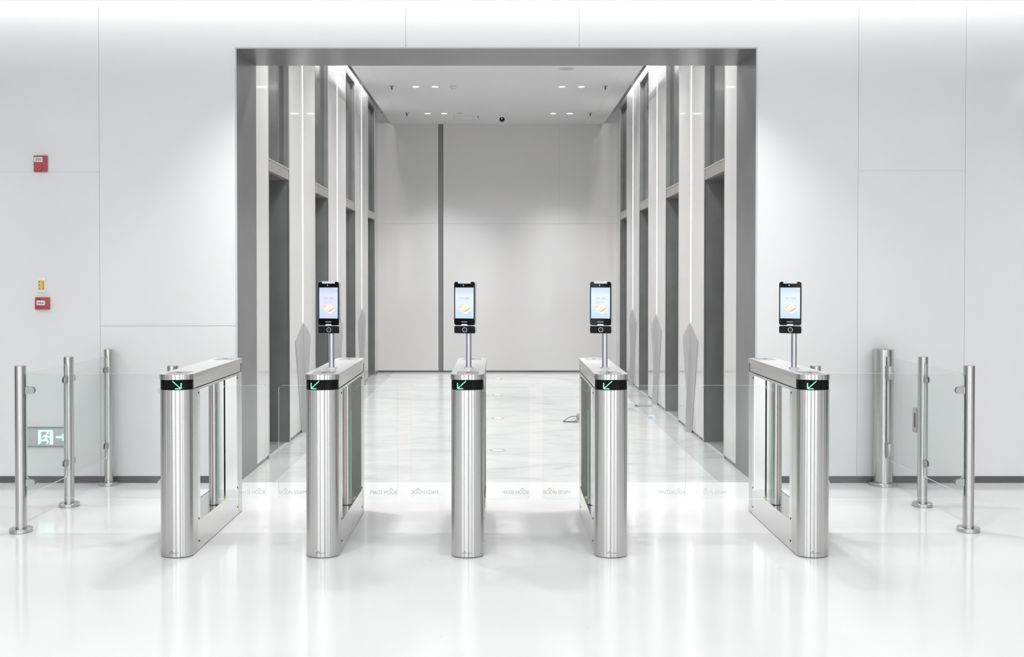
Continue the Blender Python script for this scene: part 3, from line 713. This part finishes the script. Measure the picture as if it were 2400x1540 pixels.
for x in (-0.024, -0.010, 0.004): m.box(x, x+0.010, -0.0328, -0.032, 0.043, 0.053)
m.build('plate_print', 'label_ink', lb)
m = MB(); m.box(-0.026, -0.008, -0.0312, -0.0295, 0.076, 0.084); m.build('key_slot', 'dark_gap', r)
m = MB(); m.box(-0.004, 0.036, -0.0306, -0.0295, 0.077, 0.082); m.build('heading_print', 'red_light', r)
# exit sign low on the wall
r = empty('exit_sign', (-3.342, WY, 0.268), label='grey exit sign with lit green running figure behind the left glass', cat='exit sign')
m = MB(); m.box(-0.178, 0.178, -0.014, 0, 0, 0.152, bev=0.003); m.build('housing', 'sign_face', r)
m = MB(); m.box(-0.178, 0.178, -0.017, -0.013, 0.142, 0.152); m.build('rail', 'sign_edge', r)
m = MB(); m.box(-0.178, 0.178, -0.017, -0.013, 0.0, 0.010); m.build('rail', 'sign_edge', r)
k = 1/17.11/315.8      # crop pixels to metres
def sp(u, v): return ((40+u/17.11-1168)/315.8 + 3.342, CAMH - (980+v/17.11-650)/315.8 - 0.268)
def sflat(nm, polys):
    m = MB()
    for pl in polys:
        q = [sp(*p) for p in pl]; m.prism(q if sum((q[i][0]-q[i-1][0])*(q[i][1]+q[i-1][1]) for i in range(len(q))) < 0 else q[::-1], -0.0152, -0.0138, 'y')
    return m.build(nm, 'sign_green', r)
def limb(p, q, wd):
    dx, dy = q[0]-p[0], q[1]-p[1]; L = math.hypot(dx, dy); ox, oy = -dy/L*wd/2, dx/L*wd/2
    return [(p[0]-ox,p[1]-oy),(q[0]-ox,q[1]-oy),(q[0]+ox,q[1]+oy),(p[0]+ox,p[1]+oy)]
sflat('door_symbol', [[(840,480),(1440,480),(1440,550),(840,550)], [(840,550),(960,550),(960,1000),(880,1055),(840,1055)], [(1310,550),(1440,550),(1440,1055),(1270,1055),(1310,1000)]])
sflat('running_figure', [[(1220+48*math.cos(i*PI/6), 605+42*math.sin(i*PI/6)) for i in range(12)],
    [(1075,670),(1190,660),(1230,720),(1190,800),(1150,930),(1080,870),(1110,760)],
    limb((1090,690),(1010,790),46), limb((1180,690),(1260,760),50), limb((1250,765),(1320,770),46),
    limb((1120,880),(1090,905),60), limb((1110,900),(970,895),70), limb((1160,820),(1250,980),76), [(1150,1010),(1235,1010),(1235,1050),(1165,1050)]])
sflat('arrow_symbol', [[(1560,725),(1850,725),(1850,810),(1560,810)], [(1770,640),(1880,640),(2010,768),(1880,900),(1770,900),(1900,768)]])

# ---- litter on the corridor floor
r = empty('metal_scrap', (0.815, 10.82, 0), label='dark tangle of bent metal strips on the marble floor beside the fourth pedestal', cat='scrap')
def strip(pts, wd, th, mt):
    """flat bent metal band through the given points"""
    m = MB(); v = []; fs = []
    for p in pts: v += [(p[0], p[1]-wd/2, p[2]), (p[0], p[1]+wd/2, p[2]), (p[0], p[1]+wd/2, p[2]+th), (p[0], p[1]-wd/2, p[2]+th)]
    n_ = len(pts)
    for i in range(n_-1):
        for k in range(4): fs.append([4*i+k, 4*i+(k+1)%4, 4*i+4+(k+1)%4, 4*i+4+k])
    fs += [[3,2,1,0], [4*n_-4, 4*n_-3, 4*n_-2, 4*n_-1]]
    return m.add(v, fs).build('bent_strip', mt, r)
strip([(-0.13,0.0,0.003),(-0.09,0.0,0.030),(-0.045,0.01,0.052),(0.01,0.02,0.056),(0.04,0.02,0.040)], 0.022, 0.006, 'scrap_dark')
strip([(-0.13,-0.01,0.003),(-0.07,-0.02,0.002),(0.0,-0.03,0.003),(0.07,-0.03,0.004)], 0.030, 0.007, 'scrap_dark')
strip([(-0.045,-0.03,0.012),(-0.02,-0.02,0.040),(0.015,-0.02,0.018),(0.05,-0.02,0.030),(0.085,-0.02,0.010)], 0.020, 0.006, 'scrap_grey')
strip([(-0.02,-0.05,0.010),(0.02,-0.05,0.034),(0.05,-0.05,0.006)], 0.016, 0.005, 'scrap_dark')
m = MB(); m.box(-0.035, 0.045, -0.02, 0.03, -0.03, 0.03, M=Matrix.Translation((0.055, 0.03, 0.052)) @ Matrix.Rotation(0.25, 4, 'Y') @ Matrix.Rotation(0.15, 4, 'Z'), bev=0.004); m.build('bracket', 'scrap_grey', r)
m = MB(); m.box(0.02, 0.075, -0.080, -0.052, 0.001, 0.020, bev=0.003); m.build('clip', 'scrap_grey', r)
r = empty('flat_strip', (1.74, 12.12, 0), label='flat grey strip lying at the foot of the right corridor wall', cat='strip')
m = MB(); m.box(-0.12, 0.08, -0.035, -0.020, 0.002, 0.012, M=Matrix.Rotation(0.12, 4, 'Z')); m.box(-0.12, 0.08, 0.020, 0.035, 0.002, 0.012, M=Matrix.Rotation(0.12, 4, 'Z')); m.build('rail', 'scrap_grey', r)
m = MB(); m.box(-0.12, -0.10, -0.02, 0.02, 0.002, 0.020, M=Matrix.Rotation(0.12, 4, 'Z')); m.build('end_clip', 'scrap_dark', r)
def crumpled(name, loc, sx, sy, sz, mt, label, cat, parts=()):
    r = empty(name, loc, label=label, cat=cat)
    rnd = random.Random(len(label)); m = MB(); nx, ny = 6, 5; v = []; fs = []
    for j in range(ny):
        for i in range(nx):
            u, w_ = i/(nx-1)-.5, j/(ny-1)-.5; e = (1-(2*u)**4)*(1-(2*w_)**4)
            v.append((u*sx*(1+rnd.uniform(-.1,.1)), w_*sy*(1+rnd.uniform(-.1,.1)), 0.002+sz*e*rnd.uniform(.5,1)))
    nv = len(v); v += [(a, b_, 0.0008) for a, b_, c in v]
    for j in range(ny-1):
        for i in range(nx-1):
            q = [j*nx+i, j*nx+i+1, (j+1)*nx+i+1, (j+1)*nx+i]; fs += [q, [k+nv for k in q[::-1]]]
    ed = [i for i in range(nx)] + [j*nx+nx-1 for j in range(1, ny)] + [(ny-1)*nx+i for i in range(nx-2, -1, -1)] + [j*nx for j in range(ny-2, 0, -1)]
    for a, b_ in zip(ed, ed[1:]+ed[:1]): fs.append([a, a+nv, b_+nv, b_])
    m.add(v, fs); m.build('crumpled_sheet', mt, r, angle=20)
    for nm, (x0,x1,y0,y1,z0,z1), mm in parts:
        q = MB(); q.box(x0,x1,y0,y1,z0,z1); q.build(nm, mm, r)
    return r
crumpled('plastic_packet', (1.675, 11.12, 0), 0.085, 0.10, 0.04, 'packet_blue', 'small pale blue crumpled packet on the marble floor by the right lifts', 'packet', [('white_flap', (-0.05,-0.01,-0.055,-0.02,0.006,0.03), 'label_white')])
crumpled('clear_wrapper', (1.52, 11.72, 0), 0.13, 0.16, 0.02, 'glass', 'clear plastic wrapper lying behind the blue packet', 'wrapper')
